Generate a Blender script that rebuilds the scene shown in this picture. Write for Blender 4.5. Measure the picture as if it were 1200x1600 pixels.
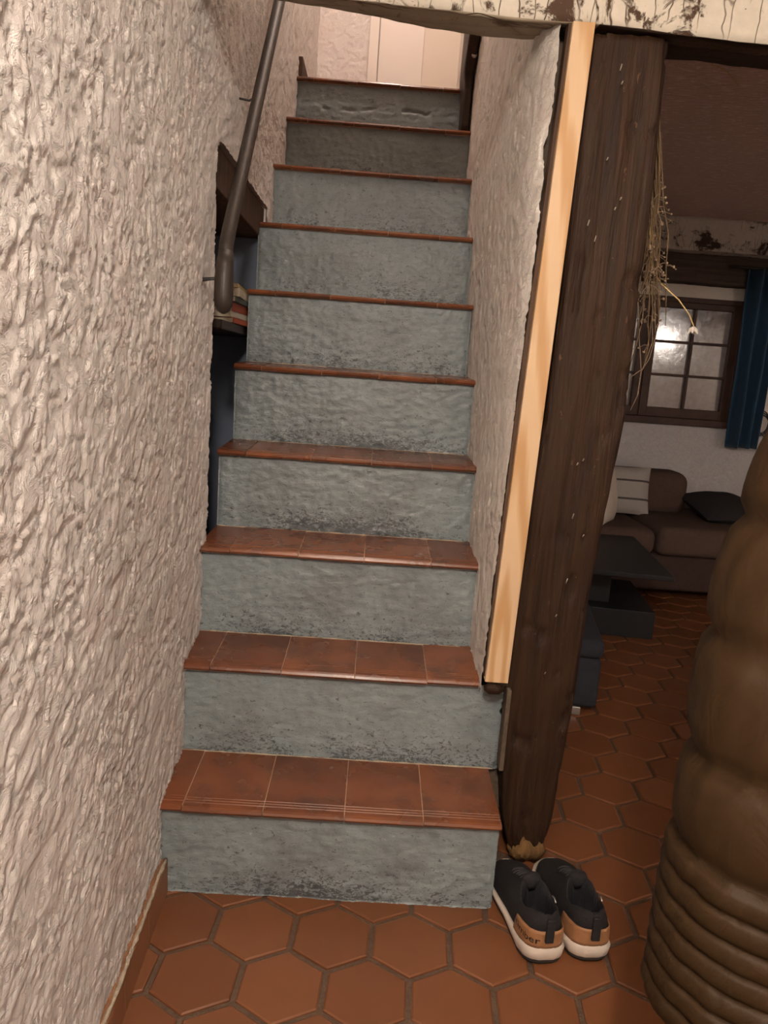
import bpy, bmesh, math, random
import numpy as np
from mathutils import Vector, Matrix

random.seed(7)
for o in list(bpy.data.objects):
    bpy.data.objects.remove(o)
scene = bpy.context.scene
C = scene.collection

# ---------------------------------------------------------------- camera
CAM = (0.4188, -1.5039, 1.1652)
PITCH, YAW, ROLL, FPX = 0.1835, -0.0198, 0.0717, 1190.0
cd = bpy.data.cameras.new('camera')
cd.sensor_fit = 'HORIZONTAL'; cd.sensor_width = 36.0; cd.lens = 36.0 * FPX / 1200.0
cd.clip_start = 0.02; cd.clip_end = 60
cam = bpy.data.objects.new('camera', cd); C.objects.link(cam)
cam.matrix_world = (Matrix.Translation(CAM) @ Matrix.Rotation(YAW, 4, 'Z')
                    @ Matrix.Rotation(math.pi / 2 - PITCH, 4, 'X') @ Matrix.Rotation(ROLL, 4, 'Z'))
scene.camera = cam

# ---------------------------------------------------------------- world, exposure
w = bpy.data.worlds.new('night'); scene.world = w; w.use_nodes = True
w.node_tree.nodes['Background'].inputs[0].default_value = (0.5, 0.55, 0.7, 1)
w.node_tree.nodes['Background'].inputs[1].default_value = 0.004
vs = scene.view_settings
vs.view_transform = 'Standard'; vs.look = 'None'; vs.gamma = 1.0; vs.use_curve_mapping = False
vs.exposure = 0.48
LAMP_LOC = (0.42, -1.90, 1.92); LAMP_W = 82.0; LAMP_COL = (1.0, 0.87, 0.745)
LAMP2_LOC = (4.22, -2.00, 1.84); LAMP2_W = 34.0; LAMP2_COL = (1.0, 0.88, 0.78)
HALL_LOC = (0.38, 1.35, 3.70); HALL_W = 27.0; HALL_COL = (1.0, 0.80, 0.68)

# ---------------------------------------------------------------- noise helpers (numpy)
_rng = np.random.RandomState(3)
_perm = np.concatenate([_rng.permutation(256)] * 3)
_ang = _rng.rand(256) * 2 * np.pi
_gx, _gy = np.cos(_ang), np.sin(_ang)


def pn(x, y):
    x = np.asarray(x, float); y = np.asarray(y, float)
    xi = np.floor(x).astype(int); yi = np.floor(y).astype(int)
    xf = x - xi; yf = y - yi
    u = xf ** 3 * (xf * (xf * 6 - 15) + 10); v = yf ** 3 * (yf * (yf * 6 - 15) + 10)
    def g(ix, iy, fx, fy):
        h = _perm[_perm[ix & 255] + (iy & 255)]
        return _gx[h] * fx + _gy[h] * fy
    a = g(xi, yi, xf, yf); b = g(xi + 1, yi, xf - 1, yf)
    c = g(xi, yi + 1, xf, yf - 1); d = g(xi + 1, yi + 1, xf - 1, yf - 1)
    return (a + u * (b - a)) * (1 - v) + (c + u * (d - c)) * v


def fbm(x, y, o=4, l=2.0, g=0.5):
    s = 0; a = 1.0
    for i in range(o):
        s = s + a * pn(x + 17.3 * i, y - 9.1 * i); x = x * l; y = y * l; a *= g
    return s


def ss(a, b, x):
    t = np.clip((x - a) / (b - a), 0, 1)
    return t * t * (3 - 2 * t)


def stucco(a, b, amp=1.0):
    """hand-trowelled stucco height (m) over wall coordinates a (along), b (up)"""
    wa = a + 0.035 * fbm(a * 9, b * 9, 3); wb = b + 0.035 * fbm(a * 9 + 31, b * 9 + 5, 3)
    p = wa * 0.88 + wb * 0.47; q = -wa * 0.47 + wb * 0.88       # streak direction leans back
    zone = ss(-0.30, 0.30, fbm(a * 3.6 + 40, b * 3.0 + 11, 3))
    n1 = fbm(p * 15, q * 20, 5, 2.15, 0.64)
    n2 = fbm(p * 44 + 9, q * 56 + 4, 4, 2.1, 0.64)
    n3 = fbm(p * 24 + 3, q * 30 + 8, 4, 2.1, 0.62)
    h = 0.0024 * ss(-0.02, 0.035, n1)                                # flat trowelled skins with torn edges
    h += 0.0014 * np.exp(-(n1 / 0.05) ** 2) * ss(-.1, .25, n2)      # lips along the tears
    h -= 0.0024 * ss(.17, .32, -n3) * (.4 + .6 * zone)              # pits
    h += (0.0013 * ss(0.04, 0.18, n2) + 0.0004 * n2) * (0.15 + 1.0 * zone)
    h += 0.0040 * fbm(a * 2.3, b * 2.3, 2)
    return h * amp


# ---------------------------------------------------------------- mesh helpers
def tag(o, label=None, cat=None, group=None, kind=None):
    if label: o['label'] = label
    if cat: o['category'] = cat
    if group: o['group'] = group
    if kind: o['kind'] = kind
    return o


def empty(name, loc=(0, 0, 0), rz=0.0):
    o = bpy.data.objects.new(name, None); C.objects.link(o)
    o.location = loc; o.rotation_euler = (0, 0, rz); o.empty_display_size = 0.05
    return o


def link(name, me, parent=None):
    o = bpy.data.objects.new(name, me); C.objects.link(o)
    if parent: o.parent = parent
    return o


def mesh(name, V, Fc, mat, parent=None, smooth=False):
    me = bpy.data.meshes.new(name)
    V = np.asarray(V, float)
    me.from_pydata(V.tolist() if len(V) < 3000 else V, [], Fc if isinstance(Fc, list) else Fc.tolist())
    if mat: me.materials.append(mat)
    if smooth:
        me.polygons.foreach_set('use_smooth', np.ones(len(me.polygons), bool))
    me.update()
    return link(name, me, parent)


def bm_obj(name, bm, mat, parent=None, smooth=False):
    me = bpy.data.meshes.new(name)
    bmesh.ops.recalc_face_normals(bm, faces=bm.faces)
    bm.to_mesh(me); bm.free()
    if mat: me.materials.append(mat)
    if smooth:
        me.polygons.foreach_set('use_smooth', np.ones(len(me.polygons), bool))
    return link(name, me, parent)


def box(name, lo, hi, mat, parent=None, bevel=0.0, seg=2, smooth=False, mtx=None):
    bm = bmesh.new()
    bmesh.ops.create_cube(bm, size=1)
    for v in bm.verts:
        v.co = Vector([lo[i] + (v.co[i] + .5) * (hi[i] - lo[i]) for i in range(3)])
    if bevel:
        bmesh.ops.bevel(bm, geom=bm.edges[:], offset=bevel, segments=seg, affect='EDGES', profile=.5)
    if mtx: bm.transform(mtx)
    return bm_obj(name, bm, mat, parent, smooth)


def tube(name, pts, rad, mat, parent=None, n=8, smooth=True, caps=True, make=True):
    pts = [Vector(p) for p in pts]; V = []; F = []
    if not hasattr(rad, '__len__'): rad = [rad] * len(pts)
    up = Vector((0.31, 0.2, 0.93)); prev = None
    for i, p in enumerate(pts):
        t = (pts[min(i + 1, len(pts) - 1)] - pts[max(i - 1, 0)]).normalized()
        a = (prev if prev is not None else up.cross(t))
        a = (a - a.dot(t) * t)
        if a.length < 1e-4: a = Vector((1, 0, 0)) - t.x * t
        a.normalize(); prev = a; b = t.cross(a)
        for k in range(n):
            th = 2 * math.pi * k / n
            V.append(p + rad[i] * (math.cos(th) * a + math.sin(th) * b))
    for i in range(len(pts) - 1):
        for k in range(n):
            F.append((i * n + k, i * n + (k + 1) % n, (i + 1) * n + (k + 1) % n, (i + 1) * n + k))
    if caps:
        F.append(tuple(range(n - 1, -1, -1))); F.append(tuple((len(pts) - 1) * n + k for k in range(n)))
    if not make: return [tuple(v) for v in V], F
    return mesh(name, [tuple(v) for v in V], F, mat, parent, smooth)


class MB:
    def __init__(s): s.V = []; s.F = []
    def add(s, V, F):
        o = len(s.V); s.V += [tuple(v) for v in V]; s.F += [tuple(i + o for i in f) for f in F]
    def box(s, lo, hi):
        x0, y0, z0 = lo; x1, y1, z1 = hi
        s.add([(x0, y0, z0), (x1, y0, z0), (x1, y1, z0), (x0, y1, z0), (x0, y0, z1), (x1, y0, z1), (x1, y1, z1), (x0, y1, z1)],
              [(3, 2, 1, 0), (4, 5, 6, 7), (0, 1, 5, 4), (1, 2, 6, 5), (2, 3, 7, 6), (3, 0, 4, 7)])
    def tube(s, pts, r, n=5): s.add(*tube('', pts, r, None, n=n, make=False))
    def build(s, name, mat, parent=None, smooth=False): return mesh(name, s.V, s.F, mat, parent, smooth)


def gridfaces(na, nb, mask=None, flip=False):
    i, j = np.meshgrid(np.arange(na - 1), np.arange(nb - 1), indexing='ij')
    a = i * nb + j
    F = np.stack([a, a + nb, a + nb + 1, a + 1], -1).reshape(-1, 4)
    if flip: F = F[:, ::-1]
    if mask is not None: F = F[mask.reshape(-1)]
    return F


def slab(name, a, b, fn, mat, parent=None, back=None, mask=None, flip=False, smooth=True):
    """relief slab: fn(A,B)->(N,3) front vertices; back(A,B)-> back vertices; closed round the rim"""
    A, B = np.meshgrid(a, b, indexing='ij'); na, nb = A.shape
    V = fn(A, B).reshape(-1, 3); F = gridfaces(na, nb, mask, flip)
    used = np.unique(F)
    if back is None:
        re = -np.ones(na * nb, int); re[used] = np.arange(len(used))
        return mesh(name, V[used], re[F], mat, parent, smooth)
    rim = [i * nb for i in range(na)] + [(na - 1) * nb + j for j in range(1, nb)] \
        + [i * nb + nb - 1 for i in range(na - 2, -1, -1)] + [j for j in range(nb - 2, 0, -1)]
    Vb = back(A, B).reshape(-1, 3)[rim]; n0 = len(V); m = len(rim)
    Fl = F.tolist()
    for k in range(m):
        q = (rim[k], n0 + k, n0 + (k + 1) % m, rim[(k + 1) % m])
        Fl.append(q if flip else q[::-1])
    bf = tuple(n0 + k for k in range(m)); Fl.append(bf if not flip else bf[::-1])
    return mesh(name, np.vstack([V, Vb]), Fl, mat, parent, smooth)


# ---------------------------------------------------------------- materials
MATS = {}


class NT:
    def __init__(s, name):
        m = bpy.data.materials.new(name); m.use_nodes = True
        s.m = m; s.t = m.node_tree; s.b = s.t.nodes['Principled BSDF']
        s.co = s.t.nodes.new('ShaderNodeTexCoord'); MATS[name] = m
    def n(s, typ, **kw):
        x = s.t.nodes.new(typ)
        for k, v in kw.items():
            if k in x.inputs: x.inputs[k].default_value = v
            else: setattr(x, k, v)
        return x
    def l(s, a, b): s.t.links.new(a, b)
    def mapp(s, scale=(1, 1, 1), src='Object', rot=(0, 0, 0)):
        mp = s.n('ShaderNodeMapping'); mp.inputs['Scale'].default_value = scale; mp.inputs['Rotation'].default_value = rot
        s.l(s.co.outputs[src], mp.inputs['Vector']); return mp.outputs[0]
    def noise(s, vec, scale=10, detail=4, rough=.55, dist=0.0):
        x = s.n('ShaderNodeTexNoise'); x.inputs['Scale'].default_value = scale; x.inputs['Detail'].default_value = detail
        x.inputs['Roughness'].default_value = rough; x.inputs['Distortion'].default_value = dist
        s.l(vec, x.inputs['Vector']); return x.outputs['Fac']
    def ramp(s, fac, stops):
        r = s.n('ShaderNodeValToRGB'); e = r.color_ramp.elements
        while len(e) < len(stops): e.new(.5)
        for el, (p, c) in zip(e, stops):
            el.position = p; el.color = tuple(c) + (1,) if len(c) == 3 else c
        s.l(fac, r.inputs[0]); return r.outputs[0]
    def mix(s, fac, a, b, mode='MIX'):
        x = s.n('ShaderNodeMix'); x.data_type = 'RGBA'; x.blend_type = mode
        for sock, v in ((x.inputs[0], fac), (x.inputs[6], a), (x.inputs[7], b)):
            if hasattr(v, 'links') or hasattr(v, 'is_linked'): s.l(v, sock)
            elif isinstance(v, (int, float)): sock.default_value = v
            else: sock.default_value = tuple(v) + (1,)
        return x.outputs[2]
    def math(s, op, a, b=0.0):
        x = s.n('ShaderNodeMath'); x.operation = op
        for sock, v in ((x.inputs[0], a), (x.inputs[1], b)):
            if isinstance(v, (int, float)): sock.default_value = v
            else: s.l(v, sock)
        return x.outputs[0]
    def bump(s, h, strength=.3, dist=.01):
        x = s.n('ShaderNodeBump'); x.inputs['Strength'].default_value = strength; x.inputs['Distance'].default_value = dist
        s.l(h, x.inputs['Height']); s.l(x.outputs[0], s.b.inputs['Normal'])
    def fin(s, col=None, rough=.6, spec=.5, **kw):
        if col is not None:
            if isinstance(col, tuple): s.b.inputs['Base Color'].default_value = col + (1,)
            else: s.l(col, s.b.inputs['Base Color'])
        if isinstance(rough, (int, float)): s.b.inputs['Roughness'].default_value = rough
        else: s.l(rough, s.b.inputs['Roughness'])
        s.b.inputs['Specular IOR Level'].default_value = spec
        for k, v in kw.items(): s.b.inputs[k].default_value = v
        return s.m


def plain(name, col, rough=.6, spec=.4, nscale=30, var=.25, bump=.15, bscale=80, **kw):
    t = NT(name); v = t.mapp()
    n = t.noise(v, nscale, 4)
    c = t.mix(n, tuple(x * (1 - var) for x in col), tuple(min(1, x * (1 + var)) for x in col))
    if bump: t.bump(t.noise(v, bscale, 3), bump, .004)
    return t.fin(c, rough, spec, **kw)


def m_plaster(name, col, var=.06, bump=.25, relief=0):
    t = NT(name); v = t.mapp()
    n = t.noise(v, 3.0, 3); f = t.noise(v, 140, 3)
    c = t.mix(n, tuple(x * (1 - var) for x in col), col)
    pk = t.ramp(t.noise(v, 5.5, 2), [(.52, (0, 0, 0)), (.7, (1, 1, 1))])
    c = t.mix(t.math('MULTIPLY', pk, .35), c, (col[0], col[1] * .88, col[2] * .86))
    if relief:
        va = t.mapp((1, .72, 1.0), rot=(.6, 0, 0)); k = t.noise(va, 44, 6, .70, .9)
        k2 = t.ramp(k, [(.42, (0, 0, 0)), (.50, (.75,) * 3), (.56, (.55,) * 3), (.66, (1, 1, 1))])
        t.bump(t.math('ADD', k2, t.math('MULTIPLY', f, .15)), relief, .0035)
    else:
        t.bump(f, bump, .003)
    return t.fin(c, .75, .25)


M_WALL = m_plaster('white_stucco', (.80, .755, .72), relief=.75)
M_WALL2 = m_plaster('white_plaster', (.84, .785, .72), relief=.7)
M_HALL = m_plaster('hall_plaster', (.82, .76, .73), relief=.5)
M_CEILF = m_plaster('front_ceiling', (.80, .76, .72))


def m_riser():
    t = NT('blue_grey_paint'); v = t.mapp()
    oi = t.n('ShaderNodeObjectInfo')
    base = t.mix(t.noise(v, 5, 4), (.140, .178, .198), (.212, .250, .260))
    base = t.mix(t.noise(v, 30, 4), base, (.225, .258, .262))
    g = t.n('ShaderNodeSeparateXYZ'); t.l(t.co.outputs['Generated'], g.inputs[0])
    sm = t.ramp(t.noise(v, 6, 5, .65), [(.45, (0, 0, 0)), (.75, (1, 1, 1))])
    base = t.mix(t.math('MULTIPLY', sm, .55), base, (.095, .10, .098))
    # dark kicked-off chips: a ragged band low on the riser, thinning out towards the sides
    vv = t.mapp((1, 1, 1.9))
    low = t.ramp(g.outputs[2], [(0, (1, 1, 1)), (.10, (.72,) * 3), (.30, (.25,) * 3), (.55, (0, 0, 0))])
    mid = t.ramp(g.outputs[0], [(.02, (.35,) * 3), (.3, (1, 1, 1)), (.75, (1, 1, 1)), (.98, (.4,) * 3)])
    big = t.ramp(t.noise(v, 4.5, 4, .6), [(.36, (.15,) * 3), (.66, (1, 1, 1))])
    amt = t.math('MULTIPLY', t.math('MULTIPLY', low, mid), big)
    ch = t.noise(vv, 75, 5, .72, 1.2)
    thr = t.math('GREATER_THAN', t.math('ADD', ch, t.math('MULTIPLY', amt, .27)), .625)
    base = t.mix(t.math('MULTIPLY', thr, .8), base, (.04, .042, .045))
    lt = t.math('GREATER_THAN', t.math('ADD', t.noise(vv, 58, 4, .65, 1.2), t.math('MULTIPLY', amt, .10)), .70)
    base = t.mix(t.math('MULTIPLY', lt, .55), base, (.42, .43, .40))
    t.bump(t.noise(vv, 70, 4, .6, .5), .45, .004)
    return t.fin(base, .42, .45)


M_RISER = m_riser()


def m_tread():
    t = NT('terracotta_step_tile')
    oi = t.n('ShaderNodeObjectInfo')
    off = t.n('ShaderNodeVectorMath'); off.operation = 'SCALE'; off.inputs[3].default_value = 6.0
    cmb = t.n('ShaderNodeCombineXYZ'); t.l(oi.outputs['Random'], cmb.inputs[0]); t.l(oi.outputs['Random'], cmb.inputs[1]); t.l(cmb.outputs[0], off.inputs[0])
    ad = t.n('ShaderNodeVectorMath'); ad.operation = 'ADD'; t.l(t.co.outputs['Object'], ad.inputs[0]); t.l(off.outputs[0], ad.inputs[1])
    v = ad.outputs[0]
    a = t.mix(oi.outputs['Random'], (.140, .042, .016), (.225, .074, .029))
    n = t.noise(v, 8, 3)
    a = t.mix(t.math('MULTIPLY', t.ramp(n, [(.40, (0, 0, 0)), (.72, (1, 1, 1))]), .7), a, (.045, .020, .011))
    t.bump(t.noise(v, 60, 3), .05, .002)
    return t.fin(a, t.math('ADD', t.math('MULTIPLY', n, .25), .14), .5)


M_TREAD = m_tread()
M_NOSE = plain('worn_nosing', (.20, .075, .035), .22, .6, 40, .4, .1)


def m_hex():
    t = NT('hexagon_terracotta'); v = t.mapp()
    oi = t.n('ShaderNodeObjectInfo')
    a = t.mix(oi.outputs['Random'], (.125, .044, .016), (.185, .068, .026))
    n = t.noise(v, 9, 5, .6)
    a = t.mix(t.math('MULTIPLY', n, .6), a, (.16, .057, .021))
    n2 = t.ramp(t.noise(v, 22, 4), [(.55, (0, 0, 0)), (.8, (1, 1, 1))])
    a = t.mix(t.math('MULTIPLY', n2, .3), a, (.12, .05, .024))
    t.bump(t.noise(v, 120, 3), .12, .002)
    return t.fin(a, t.math('ADD', t.math('MULTIPLY', n, .2), .36), .4)


M_HEX = m_hex()
M_GROUT = plain('dark_floor_grout', (.11, .070, .048), .9, .1, 120, .45, .6, 200)
M_GROUT2 = plain('tread_grout', (.40, .25, .16), .9, .1, 90, .3, .4)
M_BASEB = plain('skirting_terracotta', (.26, .115, .055), .5, .3, 14, .3, .2)
M_MORTAR = plain('rough_mortar', (.36, .29, .22), .95, .1, 60, .45, .9, 120)
M_DIRT = plain('dark_mortar', (.10, .075, .055), .95, .1, 60, .5, .9, 90)


def m_wood(name, dark, light, rough=.6, scale=(22, 22, 1.2), bumps=.5, spec=.3, fleck=None):
    t = NT(name); v = t.mapp(scale)
    g = t.noise(v, 2.2, 6, .62, .7); g2 = t.noise(t.mapp((60, 60, 2.5)), 2, 4)
    c = t.ramp(g, [(.3, dark), (.7, light)])
    c = t.mix(t.math('MULTIPLY', g2, .4), c, tuple(x * .55 for x in dark))
    if fleck:
        f = t.math('GREATER_THAN', t.noise(t.mapp((3, 3, 1.3)), 26, 3, .6, .4), .71)
        c = t.mix(t.math('MULTIPLY', f, .75), c, fleck)
    t.bump(t.math('ADD', g, t.math('MULTIPLY', g2, .6)), bumps, .006)
    return t.fin(c, rough, spec)


M_POST = m_wood('dark_timber', (.017, .0078, .0038), (.052, .024, .0115), .6, bumps=.9, spec=.2, fleck=(.12, .065, .032))
M_LATH = m_wood('old_lath', (.05, .025, .014), (.12, .065, .035), .7)
M_RAIL = m_wood('handrail_wood', (.018, .0125, .009), (.040, .028, .020), .5, spec=.5, bumps=.15)
M_NEWEL = m_wood('newel_wood', (.022, .012, .008), (.05, .028, .017), .5, bumps=.3)
M_WIN = m_wood('window_wood', (.045, .020, .014), (.085, .042, .03), .5, scale=(4, 22, 4), bumps=.15)
M_LINT = m_wood('lintel_wood', (.05, .034, .027), (.12, .088, .07), .7, scale=(1.2, 22, 22))


def m_pine():
    t = NT('fresh_pine')
    v = t.mapp((1, 1, .07))
    wv = t.n('ShaderNodeTexWave'); wv.wave_type = 'RINGS'; wv.rings_direction = 'Y'
    wv.inputs['Scale'].default_value = 13; wv.inputs['Distortion'].default_value = 4.5
    wv.inputs['Detail'].default_value = 3; wv.inputs['Detail Scale'].default_value = 1.6
    t.l(v, wv.inputs['Vector'])
    g = t.noise(t.mapp((90, 90, 3)), 2, 3)
    c = t.mix(t.ramp(wv.outputs[0], [(.3, (0, 0, 0)), (.95, (1, 1, 1))]), (.60, .425, .265), (.45, .26, .115))
    c = t.mix(t.math('MULTIPLY', g, .3), c, (.55, .34, .17))
    kn = t.ramp(t.noise(t.mapp((16, 16, 9)), 2.3, 2), [(.74, (0, 0, 0)), (.80, (1, 1, 1))])
    c = t.mix(t.math('MULTIPLY', kn, .5), c, (.28, .13, .05))
    t.bump(g, .06, .002)
    return t.fin(c, .5, .35)


M_PINE = m_pine()


def m_flake(name, white, dark, lo, hi, sc=5.0, vert=True):
    """flaking whitewash over dark wood: short cracks and bare patches"""
    t = NT(name)
    v = t.mapp((1, 1, 1)); va = t.mapp((2.4, 1.5, .75) if vert else (.5, 1.5, 2.2))
    n = t.noise(v, sc, 6, .68, .5)
    cr = t.n('ShaderNodeTexVoronoi'); cr.feature = 'DISTANCE_TO_EDGE'; cr.inputs['Scale'].default_value = 9
    dv = t.n('ShaderNodeVectorMath'); dv.operation = 'ADD'
    nn = t.n('ShaderNodeTexNoise'); nn.inputs['Scale'].default_value = 14; t.l(v, nn.inputs['Vector'])
    sc2 = t.n('ShaderNodeVectorMath'); sc2.operation = 'SCALE'; sc2.inputs[3].default_value = .045
    t.l(nn.outputs['Color'], sc2.inputs[0]); t.l(va, dv.inputs[0]); t.l(sc2.outputs[0], dv.inputs[1])
    t.l(dv.outputs[0], cr.inputs['Vector'])
    crack = t.ramp(cr.outputs['Distance'], [(.004, (1, 1, 1)), (.026, (0, 0, 0))])
    gate = t.ramp(t.noise(v, 6, 2), [(.47, (0, 0, 0)), (.60, (1, 1, 1))])
    crack = t.math('MULTIPLY', crack, gate)
    bare = t.ramp(n, [(lo, (0, 0, 0)), (hi, (1, 1, 1))])
    f = t.math('MAXIMUM', crack, bare)
    wc = t.mix(t.noise(v, 40, 4), white, tuple(x * .72 for x in white))
    c = t.mix(f, wc, dark)
    t.bump(t.math('SUBTRACT', t.math('MULTIPLY', t.noise(v, 45, 4), .4), f), .6, .006)
    return t.fin(c, .75, .2)


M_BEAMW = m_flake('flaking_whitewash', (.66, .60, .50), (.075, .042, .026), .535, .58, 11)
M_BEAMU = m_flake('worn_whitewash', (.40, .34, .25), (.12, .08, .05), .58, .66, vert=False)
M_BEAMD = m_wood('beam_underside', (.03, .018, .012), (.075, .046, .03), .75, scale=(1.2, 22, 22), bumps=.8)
M_FARB = m_flake('far_beam_whitewash', (.62, .57, .52), (.06, .04, .032), .54, .60, 7)


def m_ceil():
    t = NT('living_ceiling'); v = t.mapp((1, 2.6, 1))
    n = t.noise(t.mapp(), 2.2, 3)
    c = t.mix(n, (.66, .48, .42), (.78, .58, .52))
    d = t.math('GREATER_THAN', t.noise(v, 26, 3, .6, .3), .60)
    c = t.mix(t.math('MULTIPLY', d, .7), c, (.90, .80, .72))
    t.bump(t.noise(v, 26, 4), 1.0, .02)
    return t.fin(c, .7, .25)


M_CEIL = m_ceil()
M_BLUEP = plain('blue_niche_paint', (.13, .155, .21), .6, .3, 12, .15, .1)
M_BLUECURT = plain('blue_curtain_cloth', (.006, .040, .085), .7, .3, 20, .3, .2, **{'Sheen Weight': .3})
M_SOFA = plain('brown_sofa_cloth', (.095, .062, .050), .95, .1, 60, .2, .5, 300)
M_SOFAD = plain('sofa_base_cloth', (.06, .038, .032), .95, .1, 60, .2, .5, 300)
M_BLACKC = plain('charcoal_cushion', (.030, .027, .028), .9, .15, 60, .2, .4, 200)
M_WHITEC = plain('cream_cushion', (.62, .56, .50), .9, .1, 60, .1, .4, 200)
M_TABLE = plain('black_lacquer', (.013, .013, .015), .45, .3, 20, .2, .03)
M_POUF = plain('slate_cloth', (.030, .031, .040), .9, .2, 60, .2, .5, 300)
M_METAL = plain('brushed_metal', (.6, .57, .53), .35, .5, 40, .1, .05, Metallic=.9)
M_IRON = plain('black_iron', (.03, .026, .023), .5, .5, 40, .3, .2)
M_NAIL = plain('bright_nail', (.40, .34, .27), .4, .5, 40, .1, 0, Metallic=.4)
M_DRY = plain('dried_stem', (.13, .085, .048), .9, .1, 60, .4, .2)
M_DRYF = plain('dried_flower', (.20, .145, .10), .95, .1, 60, .4, .4)
M_STRAW = plain('straw', (.66, .47, .22), .8, .2, 60, .2, 0)
M_DOOR = plain('white_door_paint', (.80, .73, .68), .45, .4, 6, .04, .03)
M_DOORP = plain('cream_door_panel', (.74, .65, .56), .5, .4, 6, .04, .03)
M_BLACK = plain('shoe_black_mesh', (.016, .014, .015), .8, .3, 90, .35, .5, 400)
M_LINING = plain('shoe_lining', (.010, .010, .012), .9, .2, 90, .3, .3, 300)
M_SOLEW = plain('shoe_white_foam', (.55, .47, .40), .65, .3, 25, .25, .2)
M_SOLED = plain('shoe_outsole', (.025, .019, .016), .8, .2, 60, .3, .3)
M_TAN = plain('shoe_tan_leather', (.30, .145, .065), .5, .4, 50, .3, .3)
M_TXT = plain('shoe_print', (.025, .013, .009), .6, .3, 50, .1, 0)
M_LACE = plain('shoe_lace', (.03, .028, .03), .8, .2, 80, .2, .2)
M_CABLE = plain('black_cable', (.02, .018, .018), .5, .4, 40, .1, 0)
M_PAPER = plain('book_pages', (.60, .52, .40), .9, .1, 60, .15, .2)


def m_stripe():
    t = NT('striped_cushion_cloth'); v = t.mapp()
    sx = t.n('ShaderNodeSeparateXYZ'); t.l(t.co.outputs['Generated'], sx.inputs[0])
    f = t.math('FRACT', t.math('ADD', t.math('MULTIPLY', sx.outputs[2], 2.7), .2))
    s = t.math('LESS_THAN', f, .11)
    c = t.mix(s, t.mix(t.noise(v, 80, 3), (.36, .33, .31), (.46, .43, .40)), (.09, .08, .08))
    t.bump(t.noise(v, 300, 2), .4, .002)
    return t.fin(c, .9, .1)


M_STRIPE = m_stripe()


def m_jacket():
    t = NT('olive_brown_nylon'); v = t.mapp()
    c = t.mix(t.noise(v, 7, 3), (.024, .0118, .0037), (.034, .0172, .0056))
    t.bump(t.noise(t.mapp((1, 1, .6)), 16, 4, .5, .8), .35, .02)
    return t.fin(c, .6, .2)


M_JACKET = m_jacket()


def m_glass():
    t = NT('misted_pane'); v = t.mapp()
    n = t.noise(v, 28, 4, .6, .6)
    c = t.mix(n, (.13, .105, .105), (.26, .215, .21))
    t.bump(t.noise(v, 18, 3), .10, .006)
    return t.fin(c, t.ramp(n, [(.3, (.07,) * 3), (.7, (.2,) * 3)]), .9, **{'Coat Weight': .6, 'Coat Roughness': .08})


M_GLASS = m_glass()


def m_emit(name, col, s):
    t = NT(name); t.b.inputs['Emission Color'].default_value = col + (1,); t.b.inputs['Emission Strength'].default_value = s
    return t.fin((.8, .8, .8), .5)


# ================================================================ STRUCTURE
H, D, N, TILT = 0.231, 0.2027, 0.0225, 0.0102
YD = [0.006, 0.009, -0.007, -0.006, -0.003, -0.002, -0.004, -0.005, 0.0, 0.011]
ZD = [-0.011, -0.005, 0.002, -0.004, -0.002, 0.002, 0.009, 0.011, 0.001, -0.013]
XL = [0.021, 0.01, 0.002, -0.004, -0.005, -0.008, -0.010, 0.001, 0.010, 0.017]
XR = [0.752, 0.705, 0.704, 0.704, 0.705, 0.700, 0.704, 0.706, 0.709, 0.712]
nosy = [k * D - N + YD[k] for k in range(10)]
risy = [k * D + YD[k] for k in range(10)]
topz = [(k + 1) * H + ZD[k] for k in range(10)]
LAND = topz[9]
CEIL, CEILF = 2.20, 2.14
FARY = 3.50

# ---- floor: grout bed + hexagon tiles
floor = mesh('floor', [(-.3, -3.3, -.006), (5.3, -3.3, -.006), (5.3, FARY + .2, -.006), (-.3, FARY + .2, -.006),
                       (-.3, -3.3, -.1), (5.3, -3.3, -.1), (5.3, FARY + .2, -.1), (-.3, FARY + .2, -.1)],
             [(0, 1, 2, 3), (7, 6, 5, 4), (0, 4, 5, 1), (1, 5, 6, 2), (2, 6, 7, 3), (3, 7, 4, 0)], M_GROUT)
tag(floor, kind='structure')
HS, HO, HR = 0.0945, (0.1599, -0.040), -0.0624
HWID = math.sqrt(3) * HS


def clip(poly, nx, ny, c):
    out = []
    for i in range(len(poly)):
        a, b = poly[i], poly[(i + 1) % len(poly)]
        da, db = nx * a[0] + ny * a[1] - c, nx * b[0] + ny * b[1] - c
        if da <= 0: out.append(a)
        if da * db < 0:
            t = da / (da - db); out.append((a[0] + t * (b[0] - a[0]), a[1] + t * (b[1] - a[1])))
    return out


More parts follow.
